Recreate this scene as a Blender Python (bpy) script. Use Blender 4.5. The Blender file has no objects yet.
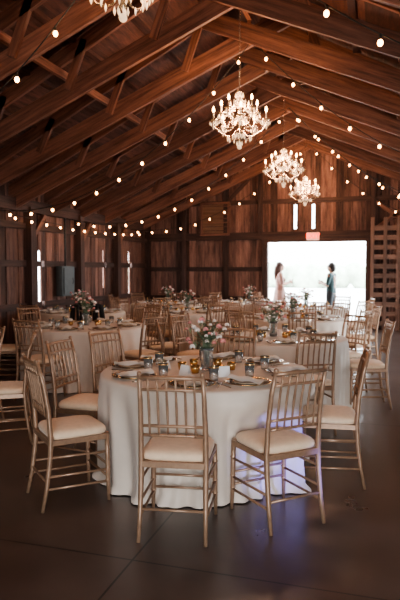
import bpy, bmesh, math, random
from mathutils import Vector, Matrix
random.seed(7)
scene = bpy.context.scene
COL = scene.collection
pi = math.pi

# ------------------------------------------------------------------ materials
def base_mat(name):
    m = bpy.data.materials.new(name); m.use_nodes = True
    nt = m.node_tree; b = nt.nodes["Principled BSDF"]
    return m, nt, b

def simple(name, col, rough=.5, metal=0., var=.12, nscale=12., bump=0., emis=0., trans=0., sheen=0.):
    m, nt, b = base_mat(name)
    tc = nt.nodes.new("ShaderNodeTexCoord"); n = nt.nodes.new("ShaderNodeTexNoise")
    n.inputs["Scale"].default_value = nscale; n.inputs["Detail"].default_value = 4
    nt.links.new(tc.outputs["Object"], n.inputs["Vector"])
    r = nt.nodes.new("ShaderNodeValToRGB")
    r.color_ramp.elements[0].position = .3; r.color_ramp.elements[1].position = .7
    r.color_ramp.elements[0].color = tuple(c*(1-var) for c in col)+(1,)
    r.color_ramp.elements[1].color = tuple(min(1, c*(1+var)) for c in col)+(1,)
    nt.links.new(n.outputs["Fac"], r.inputs["Fac"]); nt.links.new(r.outputs["Color"], b.inputs["Base Color"])
    b.inputs["Roughness"].default_value = rough; b.inputs["Metallic"].default_value = metal
    if trans: b.inputs["Transmission Weight"].default_value = trans
    if sheen: b.inputs["Sheen Weight"].default_value = sheen
    if emis:
        nt.links.new(r.outputs["Color"], b.inputs["Emission Color"]); b.inputs["Emission Strength"].default_value = emis
    if bump:
        bp = nt.nodes.new("ShaderNodeBump"); bp.inputs["Strength"].default_value = bump
        bp.inputs["Distance"].default_value = .01
        nt.links.new(n.outputs["Fac"], bp.inputs["Height"]); nt.links.new(bp.outputs["Normal"], b.inputs["Normal"])
    return m

def wood(name, dark, light, rough=.7, su=1.2, sv=22., spread=.6):
    m, nt, b = base_mat(name)
    uv = nt.nodes.new("ShaderNodeUVMap"); uv.uv_map = "UVMap"
    geo = nt.nodes.new("ShaderNodeNewGeometry")
    mp = nt.nodes.new("ShaderNodeMapping"); mp.inputs["Scale"].default_value = (su, sv, 1)
    add = nt.nodes.new("ShaderNodeVectorMath"); add.operation = 'ADD'
    mul = nt.nodes.new("ShaderNodeMath"); mul.operation = 'MULTIPLY'; mul.inputs[1].default_value = 57.
    nt.links.new(geo.outputs["Random Per Island"], mul.inputs[0])
    nt.links.new(uv.outputs["UV"], mp.inputs["Vector"])
    nt.links.new(mp.outputs["Vector"], add.inputs[0]); nt.links.new(mul.outputs[0], add.inputs[1])
    n = nt.nodes.new("ShaderNodeTexNoise"); n.inputs["Scale"].default_value = 1.; n.inputs["Detail"].default_value = 7
    n.inputs["Roughness"].default_value = .72
    nt.links.new(add.outputs[0], n.inputs["Vector"])
    r = nt.nodes.new("ShaderNodeValToRGB")
    r.color_ramp.elements[0].position = .34; r.color_ramp.elements[1].position = .66
    r.color_ramp.elements[0].color = dark+(1,); r.color_ramp.elements[1].color = light+(1,)
    nt.links.new(n.outputs["Fac"], r.inputs["Fac"])
    mr = nt.nodes.new("ShaderNodeMapRange"); mr.inputs["To Min"].default_value = 1-spread/2; mr.inputs["To Max"].default_value = 1+spread/2
    nt.links.new(geo.outputs["Random Per Island"], mr.inputs["Value"])
    hs = nt.nodes.new("ShaderNodeHueSaturation")
    nt.links.new(mr.outputs[0], hs.inputs["Value"]); nt.links.new(r.outputs["Color"], hs.inputs["Color"])
    nt.links.new(hs.outputs["Color"], b.inputs["Base Color"])
    b.inputs["Roughness"].default_value = rough
    bp = nt.nodes.new("ShaderNodeBump"); bp.inputs["Strength"].default_value = .35; bp.inputs["Distance"].default_value = .01
    nt.links.new(n.outputs["Fac"], bp.inputs["Height"]); nt.links.new(bp.outputs["Normal"], b.inputs["Normal"])
    return m

def emission(name, col, strength):
    m = bpy.data.materials.new(name); m.use_nodes = True
    nt = m.node_tree; b = nt.nodes["Principled BSDF"]
    b.inputs["Base Color"].default_value = col+(1,)
    b.inputs["Emission Color"].default_value = col+(1,); b.inputs["Emission Strength"].default_value = strength
    return m

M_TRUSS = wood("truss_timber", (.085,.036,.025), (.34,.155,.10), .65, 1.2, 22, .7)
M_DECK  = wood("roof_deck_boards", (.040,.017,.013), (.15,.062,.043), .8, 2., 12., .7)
M_WALL  = wood("barn_board", (.055,.028,.022), (.30,.155,.115), .8, 1.5, 16., 1.3)
M_POST  = wood("post_timber", (.035,.019,.015), (.12,.062,.046), .75)
M_LADD  = wood("pale_pine", (.18,.10,.07), (.34,.20,.145), .6)
M_CHAIR = simple("chiavari_champagne", (.34,.205,.13), .33, .3, .15, 25)
M_CUSH  = simple("cushion_ivory", (.76,.55,.38), .8, 0, .05, 30, .1, sheen=.2)
M_CLOTH = simple("tablecloth_linen", (.68,.56,.465), .7, 0, .04, 6, .05, sheen=.2)
M_TTOP  = wood("table_plywood", (.2,.12,.06), (.4,.27,.15))
M_WHITE = simple("white_napkin", (.90,.87,.84), .8, 0, .03, 20)
M_GOLD  = simple("gold_rim", (.72,.46,.20), .25, .9, .1, 20)
M_GLASS = simple("clear_glass", (.9,.92,.92), .05, 0, .02, 5, trans=.9)
M_PLATE = simple("ivory_china", (.62,.50,.38), .25, 0, .03, 9)
M_STEEL = simple("cutlery_steel", (.6,.55,.5), .2, 1, .05, 9)
M_LEAF  = simple("leaf_green", (.15,.20,.12), .6, 0, .4, 18)
M_PETAL = simple("petal_white", (.85,.76,.70), .7, 0, .08, 18)
M_PETAL2= simple("petal_blush", (.72,.30,.28), .7, 0, .3, 18)
M_CHROME= simple("chandelier_pale_metal", (.75,.62,.46), .25, .8, .1, 12)
M_CRYST = simple("crystal_glow", (.95,.76,.54), .08, 0, .03, 12, emis=.5, trans=.5)  # crystals emit a little themselves; bulb sparkle put into the material
M_FLAME = emission("candle_bulb_glow", (1.,.60,.27), 24)
M_BULB  = emission("string_bulb_glow", (1.,.48,.18), 20)
M_CORD  = simple("black_cord", (.02,.016,.012), .6)
M_BLACK = simple("dark_iron", (.03,.028,.026), .5, .3)
M_JACK  = simple("black_wool", (.014,.013,.014), .9)
M_GREY  = simple("grey_painted_metal", (.05,.055,.052), .5)
M_SIGNW = simple("sign_white", (.8,.62,.5), .5, emis=.25)
M_SIGNR = emission("sign_red", (1.,.06,.02), 5)

# ------------------------------------------------------------------ mesh builder
class MB:
    def __init__(s):
        s.bm = bmesh.new(); s.uv = s.bm.loops.layers.uv.new("UVMap"); s.mats = []
    def mi(s, m):
        if m not in s.mats: s.mats.append(m)
        return s.mats.index(m)
    def beam(s, p0, p1, w, h, m, up=(0,0,1)):
        p0, p1 = Vector(p0), Vector(p1); d = p1-p0; L = d.length; d.normalize()
        up = Vector(up)
        if abs(d.dot(up)) > .98: up = Vector((0,1,0)) if abs(d.y) < .9 else Vector((1,0,0))
        r = d.cross(up).normalized(); u = r.cross(d).normalized()
        vs = []
        for p in (p0, p1):
            for a, b in ((-1,-1),(1,-1),(1,1),(-1,1)):
                vs.append(s.bm.verts.new(p + r*a*w/2 + u*b*h/2))
        i = s.mi(m); o = random.random()*5
        for k in range(4):
            k2 = (k+1) % 4; f = s.bm.faces.new((vs[k], vs[k2], vs[4+k2], vs[4+k])); f.material_index = i
            wd = w if k % 2 == 0 else h
            for lp, c in zip(f.loops, ((o,0),(o,wd),(o+L,wd),(o+L,0))): lp[s.uv].uv = c
        for q in ((3,2,1,0),(4,5,6,7)):
            f = s.bm.faces.new([vs[k] for k in q]); f.material_index = i
            for lp, c in zip(f.loops, ((0,0),(w,0),(w,h),(0,h))): lp[s.uv].uv = c
    def tube(s, pts, radii, m, segs=10, cap=True):
        pts = [Vector(p) for p in pts]
        if not hasattr(radii, '__len__'): radii = [radii]*len(pts)
        i = s.mi(m); rings = []; ref = None
        for k, p in enumerate(pts):
            d = (pts[min(k+1, len(pts)-1)] - pts[max(k-1, 0)]).normalized()
            if ref is None:
                ref = Vector((1,0,0)) if abs(d.x) < .8 else Vector((0,1,0))
            a = (ref - d*ref.dot(d)).normalized(); ref = a; b = d.cross(a)
            rings.append([s.bm.verts.new(p + (a*math.cos(t)+b*math.sin(t))*radii[k]) for t in [2*pi*j/segs for j in range(segs)]])
        for k in range(len(rings)-1):
            for j in range(segs):
                f = s.bm.faces.new((rings[k][j], rings[k][(j+1)%segs], rings[k+1][(j+1)%segs], rings[k+1][j]))
                f.material_index = i; f.smooth = True
        if cap:
            for r in (rings[0][::-1], rings[-1]):
                f = s.bm.faces.new(r); f.material_index = i
    def lathe(s, prof, m, segs=24, c=(0,0,0)):
        i = s.mi(m); c = Vector(c); rings = []
        for r, z in prof:
            if r < 1e-5: rings.append([s.bm.verts.new(c+Vector((0,0,z)))])
            else: rings.append([s.bm.verts.new(c+Vector((r*math.cos(2*pi*j/segs), r*math.sin(2*pi*j/segs), z))) for j in range(segs)])
        for k in range(len(rings)-1):
            A, B = rings[k], rings[k+1]
            for j in range(segs):
                j2 = (j+1) % segs
                q = [A[0] if len(A)==1 else A[j]]
                if len(A) > 1: q.append(A[j2])
                q += ([B[0]] if len(B)==1 else [B[j2], B[j]])
                if len(q) >= 3:
                    f = s.bm.faces.new(q); f.material_index = i; f.smooth = True
    def ball(s, c, r, m, sc=(1,1,1), u=10, v=7, rot=None):
        mat = Matrix.Translation(Vector(c))
        if rot is not None: mat = mat @ rot
        mat = mat @ Matrix.Diagonal((sc[0]*r, sc[1]*r, sc[2]*r, 1))
        g = bmesh.ops.create_uvsphere(s.bm, u_segments=u, v_segments=v, radius=1, matrix=mat)
        i = s.mi(m)
        for vt in g['verts']:
            for f in vt.link_faces: f.material_index = i; f.smooth = True
    def drop(s, c, r, h, m):
        c = Vector(c); i = s.mi(m)
        t = s.bm.verts.new(c+Vector((0,0,h*.45))); b = s.bm.verts.new(c-Vector((0,0,h*.55)))
        o = random.random()*pi
        rg = [s.bm.verts.new(c+Vector((r*math.cos(o+k*pi/2), r*math.sin(o+k*pi/2), -h*.12))) for k in range(4)]
        for k in range(4):
            f = s.bm.faces.new((t, rg[k], rg[(k+1)%4])); f.material_index = i
            f = s.bm.faces.new((b, rg[(k+1)%4], rg[k])); f.material_index = i
    def quad(s, vs, m, smooth=False):
        f = s.bm.faces.new([s.bm.verts.new(Vector(v)) for v in vs]); f.material_index = s.mi(m); f.smooth = smooth
    def mesh(s, name, fix=True):
        if fix: bmesh.ops.recalc_face_normals(s.bm, faces=s.bm.faces)
        me = bpy.data.meshes.new(name); s.bm.to_mesh(me); s.bm.free()
        for m in s.mats: me.materials.append(m)
        return me
    def obj(s, name, loc=(0,0,0), parent=None, rz=0, fix=True):
        return put(s.mesh(name, fix), name, loc, rz, parent)

def put(me, name, loc=(0,0,0), rz=0, parent=None):
    o = bpy.data.objects.new(name, me); o.location = loc; o.rotation_euler = (0,0,rz)
    COL.objects.link(o)
    if parent: o.parent = parent
    return o

# ------------------------------------------------------------------ room dims
XL, XR, YB, YF = -6.4, 3.0, 15.6, -2.6
XM = -1.71
ZE, ZR = 3.05, 5.45         # roof deck underside at eave / ridge
def roofz(x): return ZE + (ZR-ZE)*(1-abs(x-XM)/(XR-XM)) if x > XM else ZE + (ZR-ZE)*(1-abs(x-XM)/(XM-XL))

# floor
def floor_material():
    m, nt, b = base_mat("stained_concrete")
    tc = nt.nodes.new("ShaderNodeTexCoord")
    n = nt.nodes.new("ShaderNodeTexNoise"); n.inputs["Scale"].default_value = 1.1; n.inputs["Detail"].default_value = 9; n.inputs["Roughness"].default_value=.55
    nt.links.new(tc.outputs["Object"], n.inputs["Vector"])
    r = nt.nodes.new("ShaderNodeValToRGB")
    r.color_ramp.elements[0].position=.3; r.color_ramp.elements[1].position=.72
    r.color_ramp.elements[0].color=(.048,.030,.026,1); r.color_ramp.elements[1].color=(.130,.092,.080,1)
    nt.links.new(n.outputs["Fac"], r.inputs["Fac"])
    sep = nt.nodes.new("ShaderNodeSeparateXYZ"); nt.links.new(tc.outputs["Object"], sep.inputs[0])
    def joint(sock, off, pitch):
        a = nt.nodes.new("ShaderNodeMath"); a.operation='ADD'; a.inputs[1].default_value = off
        nt.links.new(sock, a.inputs[0])
        p = nt.nodes.new("ShaderNodeMath"); p.operation='PINGPONG'; p.inputs[1].default_value = pitch/2
        nt.links.new(a.outputs[0], p.inputs[0])
        l = nt.nodes.new("ShaderNodeMath"); l.operation='LESS_THAN'; l.inputs[1].default_value = .006
        nt.links.new(p.outputs[0], l.inputs[0]); return l.outputs[0]
    jx = joint(sep.outputs[0], 1.22+3.2*5, 3.2); jy = joint(sep.outputs[1], -2.77+3.2*5, 3.2)
    mx = nt.nodes.new("ShaderNodeMath"); mx.operation='MAXIMUM'
    nt.links.new(jx, mx.inputs[0]); nt.links.new(jy, mx.inputs[1])
    mix = nt.nodes.new("ShaderNodeMix"); mix.data_type='RGBA'
    nt.links.new(mx.outputs[0], mix.inputs["Factor"]); nt.links.new(r.outputs["Color"], mix.inputs[6])
    mix.inputs[7].default_value = (.010,.008,.008,1)
    nt.links.new(mix.outputs[2], b.inputs["Base Color"])
    n2 = nt.nodes.new("ShaderNodeTexNoise"); n2.inputs["Scale"].default_value = 2.2; n2.inputs["Detail"].default_value = 5
    nt.links.new(tc.outputs["Object"], n2.inputs["Vector"])
    rr = nt.nodes.new("ShaderNodeMapRange"); rr.inputs["To Min"].default_value=.22; rr.inputs["To Max"].default_value=.40
    nt.links.new(n2.outputs["Fac"], rr.inputs["Value"]); nt.links.new(rr.outputs[0], b.inputs["Roughness"])
    b.inputs["Specular IOR Level"].default_value = 1.
    return m
mb = MB(); mb.beam(((XL+XR)/2, YF-.2, -.05), ((XL+XR)/2, YB+.1, -.05), XR-XL+.3, .1, floor_material())
mb.obj("floor")
mb = MB(); mb.beam((-1.7, YB+.1, -.07), (-1.7, 80, -.07), 120, .1, simple("pale_gravel", (.62,.62,.60), .9, 0, .1, 2))
mb.beam((-1.7, -30, -.07), (-1.7, YF-.2, -.07), 60, .1, simple("pale_concrete", (.5,.5,.5), .9, 0, .1, 2))
mb.beam((13.2, YF-.2, -.07), (13.2, YB+.1, -.07), 20, .1, simple("pale_gravel_side", (.5,.5,.5), .9, 0, .1, 2))
mb.obj("outdoor_ground")
# distant hedge outside the far door, daylight glare put into its pale green
M_HEDGE = simple("sunlit_foliage", (.46,.54,.42), .9, 0, .30, 1.2)
mb = MB(); rh = random.Random(3)
for k in range(60):
    x = -26+k*.75; mb.ball((x, 52+rh.uniform(-.8,.8), rh.uniform(.5,1.3)), rh.uniform(.9,1.5), M_HEDGE, (1,.9,rh.uniform(.8,1.1)), 12, 8)
mb.obj("garden_hedge")

# walls from vertical boards
def board_wall(name, axis, pos, a0, a1, ztop, openings, pitch=.19, inward=1, extra=None):
    mb = MB(); edges = set(); a = a0
    while a < a1-1e-4: edges.add(round(a,4)); a += pitch
    edges.add(a1)
    for o in openings: edges.add(o[0]); edges.add(o[1])
    edges = sorted(edges)
    for k in range(len(edges)-1):
        e0, e1 = edges[k], edges[k+1]
        if e1-e0 < .005: continue
        c = (e0+e1)/2; zt = ztop(c)+.12; segs = [(0, zt)]; hit = False
        for o in openings:
            if o[0]-1e-4 <= e0 and e1 <= o[1]+1e-4:
                hit = True; ns = []
                for s0, s1 in segs:
                    if o[2] > s0: ns.append((s0, min(o[2], s1)))
                    if o[3] < s1: ns.append((max(o[3], s0), s1))
                segs = ns
        off = (k % 2)*.016*inward
        w = (e1-e0)+.0 + (.012 if not hit else 0)
        for s0, s1 in segs:
            if s1-s0 < .01: continue
            if axis == 'x': mb.beam((c, pos-off, s0), (c, pos-off, s1), w, .03, M_WALL, up=(0,1,0))
            else: mb.beam((pos+off, c, s0), (pos+off, c, s1), .03, w, M_WALL, up=(0,1,0))
    if extra: extra(mb)
    return mb.obj(name)

DX0, DX1, DZ = -2.84, -.32, 2.28
def back_extra(mb):
    y = YB-.055
    for z in (.75, 1.55):                     # girts
        mb.beam((XL, y, z), (DX0-.14, y, z), .05, .12, M_POST)
        mb.beam((DX1+.14, y, z), (XR, y, z), .05, .12, M_POST)
    mb.beam((XL, y-.03, DZ+.16), (XR, y-.03, DZ+.16), .1, .2, M_POST)
    mb.beam((XL, y, 3.35), (XR, y, 3.35), .05, .12, M_POST)
    for x in (-6.3,-5.2,-4.0,.9,2.2): mb.beam((x, y-.02, 0), (x, y-.02, roofz(x)), .12, .12, M_POST)
    for x in (-3.05, -.15): mb.beam((x, y-.02, DZ+.2), (x, y-.02, roofz(x)), .12, .12, M_POST)
    mb.beam((-.15, y-.03, DZ+.25), (.9, y-.03, 3.3), .05, .1, M_TRUSS)
    mb.beam((.9, y-.03, DZ+.25), (-.15, y-.03, 3.3), .05, .1, M_TRUSS)
    mb.beam((-4.0, y-.03, 3.35), (-3.05, y-.03, 4.3), .05, .1, M_POST)
board_wall("wall_back", 'x', YB, XL, XR, roofz,
    [(DX0, DX1, -1, DZ), (-2.16, -2.09, 2.62, 3.25), (-1.69, -1.62, 2.62, 3.25)], extra=back_extra)
mb = MB()   # door trim
for x in (DX0-.07, DX1+.07): mb.beam((x, YB-.1, 0), (x, YB-.1, DZ+.06), .14, .14, M_POST)
mb.beam((DX0, YB-.1, DZ+.03), (DX1, YB-.1, DZ+.03), .14, .1, M_POST)
mb.obj("trim_1")

POSTS = (-1.0, 1.0, 2.9, 4.6, 6.3, 8.1, 9.6, 11.5, 13.4)
slits = [(10.02, 10.13, .85, 1.90), (14.3, 14.42, .85, 2.0), (12.8, 12.88, 1.1, 2.0)]
side_open = [(8.4, 10.6, -1, 2.3)]
def side_extra(x, s, ops):
    def f(mb):
        for z in (.12, .85, 1.65, 2.35):
            cuts = [YF] + [v for o in sorted(ops) if o[2]-.1 < z < o[3] for v in (o[0], o[1])] + [YB]
            for k in range(0, len(cuts), 2):
                mb.beam((x+s*.06, cuts[k], z), (x+s*.06, cuts[k+1], z), .06, .12, M_POST)
        mb.beam((x+s*.09, YF, 2.72), (x+s*.09, YB, 2.72), .12, .22, M_POST)
        for i, y in enumerate(POSTS):
            if any(o[0]-.1 < y < o[1]+.1 and o[3]-o[2] > 2.5 for o in ops): continue
            mb.beam((x+s*.12, y, 0), (x+s*.12, y, 2.7), .16, .16, M_POST, up=(0,1,0))
            mb.beam((x+s*.1, y, 2.0), (x+s*.1, y+.55, 2.6), .06, .09, M_TRUSS)
    return f
board_wall("wall_left", 'y', XL, YF, YB, lambda a: ZE, slits, inward=1, extra=side_extra(XL, 1, slits))
board_wall("wall_right", 'y', XR, YF, YB, lambda a: ZE, side_open, inward=-1, extra=side_extra(XR, -1, side_open))
board_wall("wall_front", 'x', YF, XL, XR, roofz, [(-.4, 2.8, -1, 2.7)], inward=-1)

# ceiling deck
mb = MB()
for xa, xb in ((XL, XM), (XR, XM)):
    n = 22
    for k in range(n):
        t0, t1 = k/n, (k+1)/n
        x = xa+(xb-xa)*(t0+t1)/2; z = ZE+(ZR-ZE)*(t0+t1)/2
        w = math.hypot((xb-xa)/n, (ZR-ZE)/n)
        nrm = Vector((-(ZR-ZE), 0, (xb-xa))).normalized()
        if nrm.z < 0: nrm = -nrm
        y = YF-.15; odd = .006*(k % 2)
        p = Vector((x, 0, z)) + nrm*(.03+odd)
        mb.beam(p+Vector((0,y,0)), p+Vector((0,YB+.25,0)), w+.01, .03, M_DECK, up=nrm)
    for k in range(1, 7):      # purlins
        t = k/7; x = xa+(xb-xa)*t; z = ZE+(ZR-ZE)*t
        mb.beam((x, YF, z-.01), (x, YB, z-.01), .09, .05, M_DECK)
for xa, xb in ((XL-.3, XM), (XR+.3, XM)):
    za = ZE-.12
    mb.quad(((xa, YF-.4, za+.12), (xb, YF-.4, ZR+.14), (xb, YB+.5, ZR+.14), (xa, YB+.5, za+.12)), M_BLACK)
mb.obj("ceiling")

# trusses
mb = MB(); y = -1.6
TY = []
while y < YB-.1: TY.append(y); y += 1.19
for y in TY:
    jz = random.uniform(-.02,.02)
    for xa, s in ((XL, 1), (XR, -1)):
        mb.beam((xa, y, ZE-.12), (XM, y, ZR-.12), .05, .18, M_TRUSS)
        a = Vector((xa, y+.055*s, 2.72)); pk = Vector((XM, y+.055*s, 4.72+jz))
        ext = a + (pk-a)*1.13
        mb.beam(a, ext, .055, .24, M_TRUSS)
        for t in (.3, .55, .8):
            x = xa+(XM-xa)*t; z0 = 2.72+2.0*t; z1 = ZE+(ZR-ZE)*min(1, t+.06)-.1
            mb.beam((x, y, z0), (x+s*.25, y, z1), .05, .1, M_TRUSS)
    mb.beam((XM, y, 4.6), (XM, y, ZR), .05, .14, M_TRUSS)
mb.beam((XM, YF, 4.98), (XM, YB, 4.98), .06, .2, M_TRUSS)
mb.beam((XM-2.2, YF, 4.03), (XM-2.2, YB, 4.03), .05, .1, M_TRUSS)
mb.beam((XM+2.2, YF, 4.03), (XM+2.2, YB, 4.03), .05, .1, M_TRUSS)
mb.obj("roof_trusses")

mb = MB(); y = YB-.2
for k in range(11): mb.beam((-.16, y, .18+k*.24), (.46, y, .18+k*.24), .03, .12, M_LADD)
for x in (-.16, .15, .46): mb.beam((x, y-.03, .0), (x, y-.03, 2.85), .09, .04, M_LADD)
mb.obj("wooden_ladder")

# shuttered window
mb = MB(); y = YB-.11
mb.beam((-4.66, y+.02, 2.92), (-3.94, y+.02, 2.92), .03, .8, wood("shutter_wood",(.20,.10,.06),(.36,.2,.12)))
for z in (2.5, 3.34): mb.beam((-4.72, y-.02, z), (-3.88, y-.02, z), .06, .07, M_TRUSS)
for x in (-4.69, -3.91): mb.beam((x, y-.02, 2.5), (x, y-.02, 3.34), .07, .06, M_TRUSS)
for k in range(7): mb.beam((-4.66, y-.01, 2.6+k*.11), (-3.94, y-.01, 2.6+k*.11), .05, .02, M_TRUSS)
mb.obj("window_1")

# electrical cabinet on left wall
mb = MB(); x = XL+.17
mb.beam((x, 10.55, 1.3), (x, 11.05, 1.3), .14, .62, M_GREY)
mb.beam((x+.08, 10.6, 1.3), (x+.08, 11.0, 1.3), .02, .54, M_GREY)
mb.tube([(x+.1,10.93,1.24),(x+.115,10.93,1.3),(x+.1,10.93,1.36)], .008, M_BLACK, 6)
mb.tube([(x,10.8,1.6),(x,10.8,2.6)], .02, M_GREY, 8)
mb.obj("electrical_cabinet")

# exit sign
mb = MB(); mb.beam((-1.80, YB-.21, DZ+.12), (-1.48, YB-.21, DZ+.12), .06, .20, M_SIGNW)
ex = mb.obj("exit_sign")
cu = bpy.data.curves.new("exit_letters", 'FONT'); cu.body = "EXIT"; cu.size = .17; cu.extrude = .004; cu.offset = .003; cu.align_x = 'CENTER'; cu.align_y = 'CENTER'
cu.materials.append(M_SIGNR)
t = bpy.data.objects.new("letters", cu); t.location = (-1.64, YB-.246, DZ+.12); t.rotation_euler = (pi/2, 0, 0); COL.objects.link(t); t.parent = ex

# ------------------------------------------------------------------ chair
def chair_mesh():
    mb = MB(); C = M_CHAIR
    for s in (-1, 1):
        mb.tube([(s*.19,-.245,0),(s*.187,-.215,.15),(s*.185,-.193,.32),(s*.185,-.185,.45),(s*.183,-.198,.64),(s*.180,-.225,.81),(s*.176,-.265,.958)],
                [.011,.014,.0165,.017,.0155,.0145,.012], C, 10)
        mb.ball((s*.176,-.266,.961), .0145, C, u=8, v=6)
        mb.tube([(s*.20,.195,0),(s*.197,.19,.14),(s*.195,.188,.30),(s*.193,.186,.445)], [.010,.0145,.0165,.015], C, 10)
        for z in (.13,.21,.33):   # side stretchers
            t = z/.45
            mb.tube([(s*.197,.19,z),(s*.188,-.215+.03*(t-.3),z+.01)], .0085, C, 8)
        for z in (.14,.22,.34): mb.lathe([(.013,-.008),(.019,0),(.013,.008)], C, 10, (s*.196,.19,z))
    for z in (.16,.24): mb.tube([(-.195,.19,z),(.195,.19,z)], .0085, C, 8)
    mb.tube([(-.187,-.21,.18),(.187,-.21,.18)], .0085, C, 8)
    for a, b in (((-.19,.19),(.19,.19)),((.19,.19),(.183,-.185)),((.183,-.185),(-.183,-.185)),((-.183,-.185),(-.19,.19))):
        mb.beam((a[0],a[1],.433), (b[0],b[1],.433), .03, .034, C)
    mb.beam((0,-.18,.44), (0,.19,.44), .36, .012, C)
    def back_y(z):
        pts = [(.45,-.185),(.64,-.198),(.81,-.225),(.958,-.265)]
        for k in range(3):
            if z <= pts[k+1][0]:
                t = (z-pts[k][0])/(pts[k+1][0]-pts[k][0]); return pts[k][1]+t*(pts[k+1][1]-pts[k][1])
        return pts[-1][1]
    for z, r, bow in ((.938,.0125,.012),(.868,.0095,.010),(.655,.0095,.010),(.600,.0095,.008)):
        y = back_y(z)
        mb.tube([(-.18,y,z),(-.09,y-bow,z+.003),(0,y-bow*1.3,z+.004),(.09,y-bow,z+.003),(.18,y,z)], r, C, 8)
    for k in range(6):
        x = -.13+k*.052; zs = (.600,.655,.76,.868,.938)
        mb.tube([(x,back_y(z)-.011,z) for z in zs], [.0065,.0065,.0085,.0065,.0065], C, 7)
    i = mb.mi(M_CUSH); N = 32; prof = [(.90,.446),(1.0,.452),(1.03,.466),(1.02,.482),(.96,.496),(.8,.505),(.5,.511),(.2,.513)]
    rings = []
    for r, z in prof:
        ring = []
        for j in range(N):
            t = 2*pi*j/N; ct, st = math.cos(t), math.sin(t); e = .38
            x = .197*math.copysign(abs(ct)**e, ct)*r; y = .190*math.copysign(abs(st)**e, st)*r+.008
            ring.append(mb.bm.verts.new((x, y, z)))
        rings.append(ring)
    for k in range(len(rings)-1):
        for j in range(N):
            f = mb.bm.faces.new((rings[k][j], rings[k][(j+1)%N], rings[k+1][(j+1)%N], rings[k+1][j])); f.material_index=i; f.smooth=True
    for rg in (rings[0][::-1], rings[-1]):
        f = mb.bm.faces.new(rg); f.material_index = i; f.smooth = True
    return mb.mesh("chiavari_chair")
CH = chair_mesh()
chairs = []
def add_chair(x, y, tx, ty, jit=0):
    a = math.atan2(ty-y, tx-x) - pi/2 + jit
    chairs.append((x, y)); return put(CH, "chiavari_chair", (x, y, 0), a)

# ------------------------------------------------------------------ tables
ZT = .765
def cloth_mesh(seed, caps=(), R=.835):
    rnd = random.Random(seed); mb = MB(); i = mb.mi(M_CLOTH); N = 420
    ph = [rnd.uniform(0, 6.28) for _ in range(8)]
    def fold(t):
        w = .6+.4*math.sin(4*t+ph[5])
        v = .30*math.sin(8*t+ph[0]+.9*math.sin(3*t+ph[1])) + .48*w*math.sin(22*t+ph[2]+1.2*math.sin(3*t+ph[3])) + .25*(1.2-w)*math.sin(35*t+ph[4]+math.sin(5*t+ph[6]))
        return v
    prof = [(.25,ZT),(.5,ZT),(.72,ZT),(R-.035,ZT),(R-.013,ZT-.002),(R-.003,ZT-.012),(R,ZT-.035)]
    zs = [.70,.64,.56,.47,.38,.29,.20,.12,.06,.025,.008]
    rings = []
    for r, z in prof: rings.append([Vector((r*math.cos(2*pi*j/N), r*math.sin(2*pi*j/N), z)) for j in range(N)])
    for z in zs:
        k = (ZT-z)/ZT; ring = []
        for j in range(N):
            t = 2*pi*j/N; f = fold(t+.05*math.sin(k*3+t*5)*k)
            r = R + .004 + f*.070*min(1, k*1.6)
            for (ca, cr) in caps:
                da = abs((t-ca+pi) % (2*pi)-pi)
                if z < .62 and da < .42:
                    s = 1 if da < .27 else max(0, 1-(da-.27)/.15)
                    s *= min(1, (.66-z)/.12)
                    if R+.06 > cr:
                        r = r*(1-s)+min(r, cr-.045*(1-f)+.0)*s
            if z < .03: r += .03+.02*f
            ring.append(Vector((r*math.cos(t), r*math.sin(t), z)))
        rings.append(ring)
    c = mb.bm.verts.new((0,0,ZT)); V = [[mb.bm.verts.new(v) for v in rg] for rg in rings]
    for j in range(N):
        f = mb.bm.faces.new((c, V[0][j], V[0][(j+1)%N])); f.material_index=i; f.smooth=True
    for k in range(len(V)-1):
        for j in range(N):
            f = mb.bm.faces.new((V[k][j], V[k+1][j], V[k+1][(j+1)%N], V[k][(j+1)%N])); f.material_index=i; f.smooth=True
    return mb.mesh("tablecloth", fix=False)
def table_mesh():
    mb = MB()
    mb.lathe([(0,.73),(.78,.73),(.785,.745),(.78,.758),(0,.758)], M_TTOP, 48)
    for s in (-1,1):
        for q in (-1,1): mb.tube([(s*.38,q*.34,0),(s*.38,q*.34,.73)], .014, M_BLACK, 8)
        mb.tube([(s*.38,-.34,.25),(s*.38,.34,.25)], .010, M_BLACK, 8)
    return mb.mesh("round_table")
TM = table_mesh(); CLOTHS = [cloth_mesh(k) for k in (3, 9)]

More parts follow.
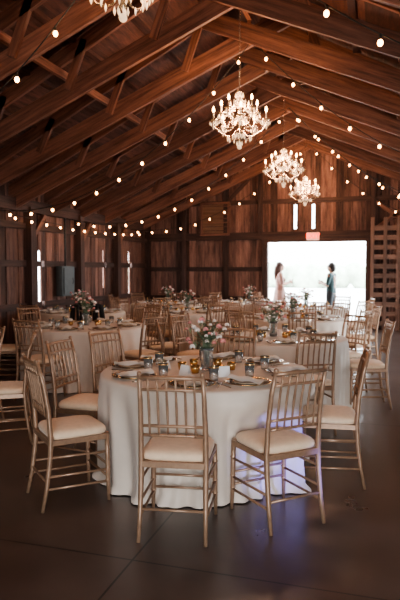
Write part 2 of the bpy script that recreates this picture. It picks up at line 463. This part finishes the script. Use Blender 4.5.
def bouquet_mesh(seed):
    rnd = random.Random(seed); mb = MB()
    mb.lathe([(0,0),(.045,0),(.05,.02),(.042,.07),(.05,.15),(.056,.17),(.052,.17),(.045,.14),(.037,.07),(.043,.02),(0,.012)], M_GLASS, 20)
    for k in range(46):
        a = rnd.uniform(0, 2*pi); rr = rnd.uniform(.02,.17)*(1 if k % 3 else .6); h = rnd.uniform(.24,.42)-rr*.35
        tip = Vector((rr*math.cos(a), rr*math.sin(a), h)); b0 = Vector((.02*math.cos(a+2), .02*math.sin(a+2), .03))
        mid = (tip+b0)*.5+Vector((0,0,.04)); mid.x *= .45; mid.y *= .45
        mb.tube([b0, mid, tip], [.0025,.002,.0015], M_LEAF, 5)
        if k % 3:
            m = M_PETAL if k % 4 in (1,2) else M_PETAL2
            br = rnd.uniform(.014,.030)
            for q in range(9):
                th = q*2.4; ph = .3+q*.14
                d = Vector((math.cos(th)*math.sin(ph), math.sin(th)*math.sin(ph), math.cos(ph)))
                mb.ball(tip+d*br*.55, br*.55, m, (1,1,.45), 7, 5, rot=d.to_track_quat('Z','Y').to_matrix().to_4x4())
        n = 7 if k % 3 == 0 else 3
        for q in range(n):
            t = .45+.55*q/n; p = mid.lerp(tip, (t-.3)/.7)
            d = Vector((rnd.uniform(-1,1), rnd.uniform(-1,1), rnd.uniform(-.2,.8))).normalized()
            sd = d.cross(Vector((0,0,1))).normalized(); L = rnd.uniform(.03,.055); w = L*.22
            mb.quad((p, p+d*L*.5+sd*w+Vector((0,0,.004)), p+d*L, p+d*L*.5-sd*w+Vector((0,0,.004))), M_LEAF, True)
    return mb.mesh("flower_centerpiece", fix=False)
BQ = bouquet_mesh(4)

def setting(mb, ox, oy, ang, rnd):
    ca, sa = math.cos(ang), math.sin(ang)
    def W(x, y, z): return Vector((ox+x*ca-y*sa, oy+x*sa+y*ca, z))
    def disc(r0, r1, z0, z1, m): mb.lathe([(0,z0),(r0,z0),(r1,z1),(r1-.004,z1+.002),(r0-.004,z0+.003),(0,z0+.003)], m, 28, tuple(W(0,0,0)))
    disc(.10,.155,.001,.014, M_GLASS)
    mb.lathe([(.146,.012),(.158,.0145),(.162,.018),(.146,.0155),(.146,.012)], M_GOLD, 28, tuple(W(0,0,0)))
    mb.lathe([(.098,.005),(.104,.007),(.098,.008),(.098,.005)], M_GOLD, 28, tuple(W(0,0,0)))
    disc(.065,.098,.006,.017, M_PLATE)
    i = mb.mi(M_WHITE); n = 10; yaw = rnd.uniform(-.6,.6)
    for lay in range(2):
        V = []
        for a in range(n+1):
            x = -.14+.28*a/n; row = []
            for b in range(5):
                y = (-.052+.104*b/4)*(1-.12*lay)
                z = .024+lay*.010+.006*math.sin(a*1.1+b)+.010*(1-abs(b-2)/2)
                row.append(mb.bm.verts.new(W(x*math.cos(yaw)-y*math.sin(yaw), x*math.sin(yaw)+y*math.cos(yaw), z)))
            V.append(row)
        for a in range(n):
            for b in range(4):
                f = mb.bm.faces.new((V[a][b], V[a+1][b], V[a+1][b+1], V[a][b+1])); f.material_index=i; f.smooth=True
    for y in (-.185, .185):
        mb.tube([W(-.09,y,.006), W(0,y,.005), W(.10,y,.006)], [.007,.0025,.004], M_STEEL, 6)
    g = W(-.17, .12, 0)
    mb.lathe([(0,.002),(.028,.002),(.032,.03),(.036,.10),(.034,.10),(.030,.03),(.026,.008),(0,.008)], M_GLASS, 16, tuple(g))
    mb.lathe([(.0352,.092),(.0375,.096),(.0352,.101)], M_GOLD, 16, tuple(g))

def settings_mesh(seed, n=8):
    rnd = random.Random(seed); mb = MB()
    for k in range(n):
        a = 2*pi*(k+.5)/n; setting(mb, .62*math.cos(a), .62*math.sin(a), a, rnd)
    for k in range(5):
        a = k*1.3+.4; c = (.2*math.cos(a), .2*math.sin(a), 0)
        mb.lathe([(0,.001),(.026,.001),(.032,.03),(.034,.06),(.030,.06),(.028,.03),(0,.02)], M_GOLD, 16, c)
    return mb.mesh("place_settings", fix=False)
PS = settings_mesh(2)
ZP = ZT+.002

def add_table(x, y, rz=0, cloth=None):
    t = put(TM, "round_table", (x, y, 0), rz)
    put(cloth or random.choice(CLOTHS), "tablecloth", (0,0,0), 0, t)
    put(BQ, "flower_centerpiece", (x, y, ZP), rz*3)
    return t

T1 = (-1.245, 4.25)
near = [(-1.975,3.466,.0),(-1.12,3.235,.04),(-.60,3.57,.0),(-.33,4.33,.0),(-2.218,4.18,-.1),(-2.187,4.80,.12),(-1.33,5.33,-.1)]
caps = []
for x, y, j in near:
    add_chair(x, y, T1[0], T1[1], j)
    dx, dy = x-T1[0], y-T1[1]
    caps.append((math.atan2(dy, dx) % (2*pi), math.hypot(dx, dy)-.225))
add_table(T1[0], T1[1], 0, cloth_mesh(11, caps, .805))
rnd = random.Random(5)
for k, (x, y, j) in enumerate(near+[(T1[0]+.58, T1[1]+.81, 0)]):
    a = math.atan2(y-T1[1], x-T1[0])
    mb = MB(); setting(mb, 0, 0, a, rnd)
    mb.obj("place_setting", (T1[0]+.60*math.cos(a), T1[1]+.60*math.sin(a), ZP), fix=False)
vm = MB(); vm.lathe([(0,.001),(.026,.001),(.032,.03),(.034,.06),(.030,.06),(.028,.03),(0,.02)], M_GOLD, 18); vm = vm.mesh("votive_holder", fix=False)
for k in range(6):
    a = k*1.05+.3; put(vm, "votive_holder", (T1[0]+.19*math.cos(a), T1[1]+.17*math.sin(a), ZP))
for a, r in ((-1.9,.3),(-.9,.33),(3.5,.32)):
    mb = MB(); mb.quad(((-.045,0,0),(.045,0,0),(.045,.022,.075),(-.045,.022,.075)), M_WHITE); mb.quad(((.045,.044,0),(-.045,.044,0),(-.045,.022,.075),(.045,.022,.075)), M_WHITE)
    mb.obj("table_card", (T1[0]+r*math.cos(a), T1[1]+r*math.sin(a), ZP), rz=a+1.4, fix=False)

tables = [(-1.15,6.65),(-3.85,7.2),(-4.4,3.9),(-1.3,9.3),(-3.4,10.3),(-5.25,9.6),(-1.4,11.9),(-4.6,12.5),(-2.9,13.5)]
for k, (x, y) in enumerate(tables):
    add_table(x, y, k*.7)
    put(PS, "place_settings", (x, y, ZP), k*.5)
add_chair(-.64, 5.58, -1.15, 6.65, .05); add_chair(-3.83, 6.04, -3.85, 7.2, -.1); add_chair(-3.2, 4.45, -4.4, 3.9, .1)
add_chair(-.12, 6.80, -1.15, 6.65, .05); add_chair(-.42, 7.48, -1.15, 6.65, .05)
jc = add_chair(-4.40, 8.28, -3.85, 7.2, .0)
allt = [T1]+tables
for k, (x, y) in enumerate(tables):
    n = 8; ph = random.uniform(0, 2*pi/n) if k != 0 else .5
    if k in (3, 6): ph = .25
    for q in range(n):
        a = ph+2*pi*q/n; cx, cy = x+1.08*math.cos(a), y+1.08*math.sin(a)
        if any(math.hypot(cx-c[0], cy-c[1]) < .54 for c in chairs): continue
        if any(math.hypot(cx-t[0], cy-t[1]) < 1.06 for t in allt if t != (x, y)): continue
        if cx < XL+.7 or cx > -.12 or cy > YB-.6: continue
        add_chair(cx, cy, x, y, random.uniform(-.12,.12))
add_chair(.75, 14.2, -1, 13.9)

# ------------------------------------------------------------------ chandelier
def chandelier_mesh(zc, ztop):
    mb = MB(); C = M_CHROME
    mb.lathe([(0,-.30),(.012,-.29),(.028,-.27),(.012,-.24),(.02,-.22),(.05,-.19),(.06,-.16),(.03,-.13),(.02,-.10),(.035,-.05),(.05,0),(.03,.05),(.016,.10),(.022,.16),(.035,.20),(.02,.25),(.012,.30),(.03,.33),(.04,.35),(.01,.37),(0,.38)], C, 16)
    n = 10; RA = .345
    ends = []
    for k in range(n):
        a = 2*pi*k/n; ca, sa = math.cos(a), math.sin(a); low = (k % 2 == 0); RR = RA if low else .24; dz = -.02 if low else .11
        P = [(.04,-.12+dz),(.10,-.20+dz),(.18,-.20+dz),(RR*.85,-.14+dz),(RR,-.07+dz),(RR,-.02+dz)]
        mb.tube([(r*ca, r*sa, z) for r, z in P], [.008]*6, C, 6)
        e = (RR*ca, RR*sa, -.02+dz); ends.append(Vector(e))
        mb.lathe([(0,-.01),(.02,-.008),(.045,.006),(.05,.014),(.018,.01),(.012,.03),(.011,.03)], C, 12, e)
        mb.tube([(e[0],e[1],e[2]+.02),(e[0],e[1],e[2]+.10)], .010, M_PLATE, 8)
        mb.lathe([(0,.10),(.010,.108),(.015,.125),(.012,.148),(.004,.168),(0,.175)], M_FLAME, 8, e)
        for q in range(5):
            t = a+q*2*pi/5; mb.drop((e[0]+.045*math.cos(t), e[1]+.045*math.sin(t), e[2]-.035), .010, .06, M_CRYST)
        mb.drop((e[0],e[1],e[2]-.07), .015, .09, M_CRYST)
    top = Vector((0,0,.34))
    for k in range(n):
        for a0, b0, sag, num in ((ends[k], ends[(k+1)%n], .09, 8), (top, ends[k], .12, 14)):
            for q in range(1, num):
                t = q/num; p = a0.lerp(b0, t); p.z -= sag*4*t*(1-t)
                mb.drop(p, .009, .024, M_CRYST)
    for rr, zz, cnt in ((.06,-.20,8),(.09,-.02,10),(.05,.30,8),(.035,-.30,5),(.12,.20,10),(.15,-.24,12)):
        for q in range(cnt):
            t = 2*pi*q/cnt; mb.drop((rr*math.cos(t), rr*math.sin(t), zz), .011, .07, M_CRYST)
    mb.ball((0,0,-.345), .03, M_CRYST, u=10, v=8)
    z = .38; k = 0
    while zc+z < ztop-.06:
        rot = Matrix.Rotation(pi/2*(k%2), 4, 'Z'); pts = []
        for q in range(9):
            t = 2*pi*q/8; pts.append(rot @ Vector((.010*math.cos(t), 0, z+.022+.024*math.sin(t))))
        mb.tube(pts, .0028, M_CHROME, 4, cap=False); z += .038; k += 1
    mb.lathe([(0,ztop-zc-.07),(.02,ztop-zc-.065),(.065,ztop-zc-.03),(.07,ztop-zc),(0,ztop-zc)], M_CHROME, 18)
    return mb.mesh("crystal_chandelier", fix=False)
ZC = 3.43
CM = chandelier_mesh(ZC, 4.88); CM2 = chandelier_mesh(ZC+.18, 4.88)
for k, y in enumerate((3.78, 7.30, 10.9, 14.2)):
    c = put(CM if k else CM2, "crystal_chandelier", (XM, y, ZC+(0 if k else .18)), .2+y)
    l = bpy.data.lights.new("chandelier_glow", 'POINT'); l.energy = 120; l.color = (1,.58,.35); l.shadow_soft_size = .15
    lo = bpy.data.objects.new("chandelier_glow", l); lo.location = (0,0,.12); COL.objects.link(lo); lo.parent = c

# ------------------------------------------------------------------ string lights
def strand(name, a, b, sag, step=.40):
    a, b = Vector(a), Vector(b); mb = MB(); N = 40
    f = lambda t: a.lerp(b, t)-Vector((0,0,sag*4*t*(1-t)))
    mb.tube([f(k/N) for k in range(N+1)], .006, M_CORD, 5)
    L = sum((f((k+1)/N)-f(k/N)).length for k in range(N)); n = int(L/step)
    for k in range(n):
        p = f((k+.5)/n)
        mb.tube([p, p-Vector((0,0,.04))], .011, M_CORD, 6)
        mb.ball(p-Vector((0,0,.06)), .020, M_BULB, (1,1,1.25), 8, 6)
    return mb.obj(name, fix=False)
for ya, yr, sg in ((3.9,4.4,1.15),(7.5,7.9,.90),(10.9,11.3,.80),(14.0,14.6,.65)):
    strand("string_lights", (XL+.25, ya, 2.58), (XM+.02, yr, 4.62), sg)
    strand("string_lights", (XR-.25, ya+.2, 2.58), (XM+.04, yr, 4.62), .75)
strand("string_lights", (XR-.25, 14.2, 2.58), (XM+.02, 11.3, 4.62), .6)
strand("string_lights", (XL+.25, 8.2, 2.55), (XL+.25, 14.8, 2.55), .12, .5)

# ------------------------------------------------------------------ people
def remesh(o, vox, sm=4):
    r = o.modifiers.new("Remesh", 'REMESH'); r.mode = 'VOXEL'; r.voxel_size = vox; r.use_smooth_shade = True
    s = o.modifiers.new("Smooth", 'SMOOTH'); s.iterations = sm; s.factor = .5
def limb(mb, pts, rad, m):
    mb.tube(pts, rad, m, 14)
    for p, r in zip(pts, rad): mb.ball(p, r, m, u=12, v=8)
# jacket draped over the chair back (part of that chair)
mb = MB(); m = M_JACK
limb(mb, [(-.21,-.265,.93),(-.1,-.275,.975),(.1,-.275,.975),(.21,-.265,.93)], [.035,.032,.032,.035], m)
for x in (-.15,-.09,-.03,.03,.09,.15):
    limb(mb, [(x,-.285,.95),(x*1.05,-.295,.75),(x*1.1,-.29,.47+.02*math.sin(x*40))], [.036,.034,.04], m)
for x in (-.15,.15): limb(mb, [(x,-.215,.95),(x,-.185,.80),(x*.9,-.165,.60)], [.026,.026,.03], m)
for s in (-1,1): limb(mb, [(s*.21,-.27,.93),(s*.245,-.28,.76),(s*.235,-.285,.56)], [.045,.042,.036], m)
jk = mb.obj("black_jacket", (0,0,0), parent=jc); remesh(jk, .012, 3)

def person(name, loc, rz, skin, haircol, top, bottom, dress, long_hair, h=1.68):
    SK = simple(name+"_skin", skin, .5); HR = simple(name+"_hair", haircol, .5, 0, .3, 60)
    TP = simple(name+"_top", top, .8); BT = simple(name+"_bottom", bottom, .8)
    e = bpy.data.objects.new(name, None); e.location = loc; e.rotation_euler = (0,0,rz); e.scale = (h/1.7,)*3; COL.objects.link(e)
    mb = MB(); m = SK
    limb(mb, [(0,-.01,1.36),(0,0,1.44),(0,.012,1.50)], [.062,.052,.052], m)
    mb.ball((0,.02,1.585), .1, m, (.78,.95,1.18), 20, 14)
    mb.ball((0,.045,1.535), .07, m, (.80,.95,.95), 16, 10)
    mb.ball((0,.118,1.57), .014, m, (.8,1.1,1.7), 8, 6)
    mb.ball((0,.103,1.527), .02, m, (1.1,.5,.35), 8, 6)
    for s in (-1,1):
        mb.ball((s*.08,.01,1.575), .024, m, (.35,.7,1.2), 8, 6)
        sh = (s*.175,-.01,1.38); el = (s*.22,.02,1.10); wr = (s*.10,.235,1.16)
        limb(mb, [sh, (s*.20,0,1.25), el], [.052,.045,.036], m)
        limb(mb, [el, (s*.165,.12,1.125), wr], [.036,.034,.024], m)
        pc = Vector((s*.07,.285,1.175)); limb(mb, [wr, pc], [.024,.030], m)
        for q in range(4):
            b = pc+Vector((-s*.008,.018,.03-q*.02)); L = (.034,.038,.036,.028)[q]
            limb(mb, [b, b+Vector((-s*.012,L,.002)), b+Vector((-s*.034,L*1.15,-.006)), b+Vector((-s*.045,L*.7,-.01))], [.0095,.009,.0085,.0075], m)
        b = pc+Vector((-s*.005,-.015,.03)); limb(mb, [b, b+Vector((-s*.02,.02,.022)), b+Vector((-s*.03,.04,.02))], [.011,.0105,.009], m)
        hp = (s*.09,0,.90); kn = (s*.10,.015,.48); an = (s*.10,-.02,.09)
        limb(mb, [hp, (s*.095,.01,.7), kn], [.085,.075,.055], m)
        limb(mb, [kn, (s*.10,-.015,.34), an], [.052,.052,.034], m)
        limb(mb, [an, (s*.105,.05,.045), (s*.11,.13,.03)], [.04,.038,.028], m)
    limb(mb, [(0,0,.92),(0,0,1.08),(0,-.01,1.28)], [.12,.11,.12], m)
    b = mb.obj("body", parent=e); remesh(b, .0075, 3)
    mb = MB(); m = TP
    limb(mb, [(0,0,.94),(0,0,1.07),(0,0,1.2),(0,-.008,1.31)], [.125,.108,.118,.105], m)
    for s in (-1,1):
        limb(mb, [(s*.06,0,.95),(s*.05,0,1.08),(s*.075,0,1.25),(s*.08,-.01,1.34)], [.115,.10,.105,.08], m)
        limb(mb, [(s*.05,-.01,1.375),(s*.165,-.01,1.375),(s*.20,0,1.25),(s*.215,.012,1.15)], [.06,.064,.056,.052], m)
        if long_hair: mb.ball((s*.07,.085,1.235), .062, m, u=12, v=8)
    t_ = mb.obj("top", parent=e); remesh(t_, .012, 3)
    mb = MB(); m = BT
    if dress:
        prof = [(.125,1.06),(.165,.95),(.185,.85),(.205,.70),(.235,.5),(.27,.3),(.30,.13),(.29,.13),(.22,.5),(.16,.9),(.11,1.06)]
        N = 60; rg = []
        i = mb.mi(m)
        for r, z in prof:
            rg.append([mb.bm.verts.new(((r*(1+.05*(1.05-z)*math.sin(9*t)))*math.cos(t)*1.05, (r*(1+.05*(1.05-z)*math.sin(9*t)))*math.sin(t)*.85, z)) for t in [2*pi*j/N for j in range(N)]])
        for k in range(len(rg)-1):
            for j in range(N):
                f = mb.bm.faces.new((rg[k][j], rg[k][(j+1)%N], rg[k+1][(j+1)%N], rg[k+1][j])); f.material_index=i; f.smooth=True
        mb.obj("skirt", parent=e)
    else:
        for s in (-1,1):
            limb(mb, [(s*.06,0,.99),(s*.085,0,.90),(s*.095,.01,.7),(s*.10,.015,.48),(s*.10,-.01,.3),(s*.10,-.02,.10)], [.10,.105,.092,.072,.066,.058], m)
        limb(mb, [(0,0,.90),(0,0,1.0)], [.115,.12], m)
        t_ = mb.obj("trousers", parent=e); remesh(t_, .012, 3)
        mb = MB()
        for s in (-1,1): limb(mb, [(s*.10,-.03,.045),(s*.105,.06,.042),(s*.11,.14,.036)], [.045,.044,.035], M_BLACK)
        t_ = mb.obj("shoes", parent=e); remesh(t_, .01, 2)
    mb = MB(); m = HR
    mb.ball((0,-.005,1.61), .108, m, (.82,.96,1.06), 20, 14)
    mb.ball((0,-.05,1.56), .095, m, (.85,.75,1.15), 16, 10)
    if long_hair:
        limb(mb, [(0,-.07,1.55),(.0,-.095,1.42),(.0,-.10,1.26)], [.075,.07,.045], m)
        for s in (-1,1): limb(mb, [(s*.065,-.01,1.60),(s*.085,-.02,1.48),(s*.09,-.02,1.36)], [.03,.032,.02], m)
    t_ = mb.obj("hair", parent=e); remesh(t_, .009, 3)
    mb = MB()
    for s in (-1,1):
        mb.ball((s*.032,.104,1.592), .011, M_WHITE, (1.2,.5,.7), 8, 6); mb.ball((s*.032,.109,1.592), .006, M_BLACK, (1,.5,1), 6, 5)
        mb.ball((s*.032,.106,1.617), .016, HR, (1.2,.4,.22), 8, 5)
    mb.obj("eyes", parent=e)
    return e
w = person("woman_in_pale_dress", (-2.62, 16.15, -.02), -pi/2+.35, (.50,.28,.20), (.05,.022,.014), (.30,.17,.145), (.38,.25,.22), True, True, 1.76)
p = person("person_in_dark_shirt", (-1.22, 16.15, -.02), pi/2-.3, (.35,.20,.14), (.02,.014,.012), (.02,.05,.055), (.025,.03,.035), False, False, 1.74)
mb = MB(); mb.beam((0,.335,1.08),(0,.335,1.26), .13, .012, M_WHITE); mb.obj("clipboard", parent=w)
mb = MB(); mb.beam((0,.335,1.13),(0,.335,1.25), .075, .012, M_BLACK); mb.obj("phone", parent=p)

# ------------------------------------------------------------------ light
wd = bpy.data.worlds.new("daylight"); scene.world = wd; wd.use_nodes = True
bg = wd.node_tree.nodes["Background"]; bg.inputs[0].default_value = (.88,.95,1.,1); bg.inputs[1].default_value = 16.
def portal(name, loc, rot, sx, sy):
    l = bpy.data.lights.new(name, 'AREA'); l.shape='RECTANGLE'; l.size=sx; l.size_y=sy
    o = bpy.data.objects.new(name, l); o.location=loc; o.rotation_euler=rot; COL.objects.link(o)
    l.cycles.is_portal = True
portal("daylight_portal", ((DX0+DX1)/2, YB+.05, DZ/2), (-pi/2,0,0), DX1-DX0, DZ)
portal("daylight_portal", (1.2, YF-.05, 1.35), (pi/2,0,0), 3.2, 2.7)
portal("daylight_portal", (XR+.05, 9.5, 1.15), (0,pi/2,0), 2.3, 2.2)

def spot(name, loc, tgt, e, col, ang, size=.05):
    l = bpy.data.lights.new(name, 'SPOT'); l.energy=e; l.color=col; l.spot_size=ang; l.spot_blend=.8; l.shadow_soft_size=size
    o = bpy.data.objects.new(name, l); o.location=loc; COL.objects.link(o)
    o.rotation_euler = (Vector(tgt)-Vector(loc)).to_track_quat('-Z','Y').to_euler()
spot("violet_cloth_spot", (2.0, 2.6, .35), (-.62, 3.88, .28), 750, (.20,.22,1.), math.radians(13))  # unseen spot, added for the violet tint low on the cloth

# ------------------------------------------------------------------ camera
cam = bpy.data.cameras.new("camera"); cam.lens = 35; cam.sensor_width = 36; cam.clip_end = 300
co = bpy.data.objects.new("camera", cam); COL.objects.link(co)
co.location = (0,0,1.53); co.rotation_euler = (math.radians(90-2.95), 0, math.radians(17))
cam.dof.use_dof = True; cam.dof.focus_distance = 3.8; cam.dof.aperture_fstop = 3.2
scene.camera = co
scene.view_settings.view_transform = 'AgX'
scene.view_settings.look = 'AgX - Medium High Contrast'
scene.view_settings.exposure = .1
print("chairs", len(chairs))
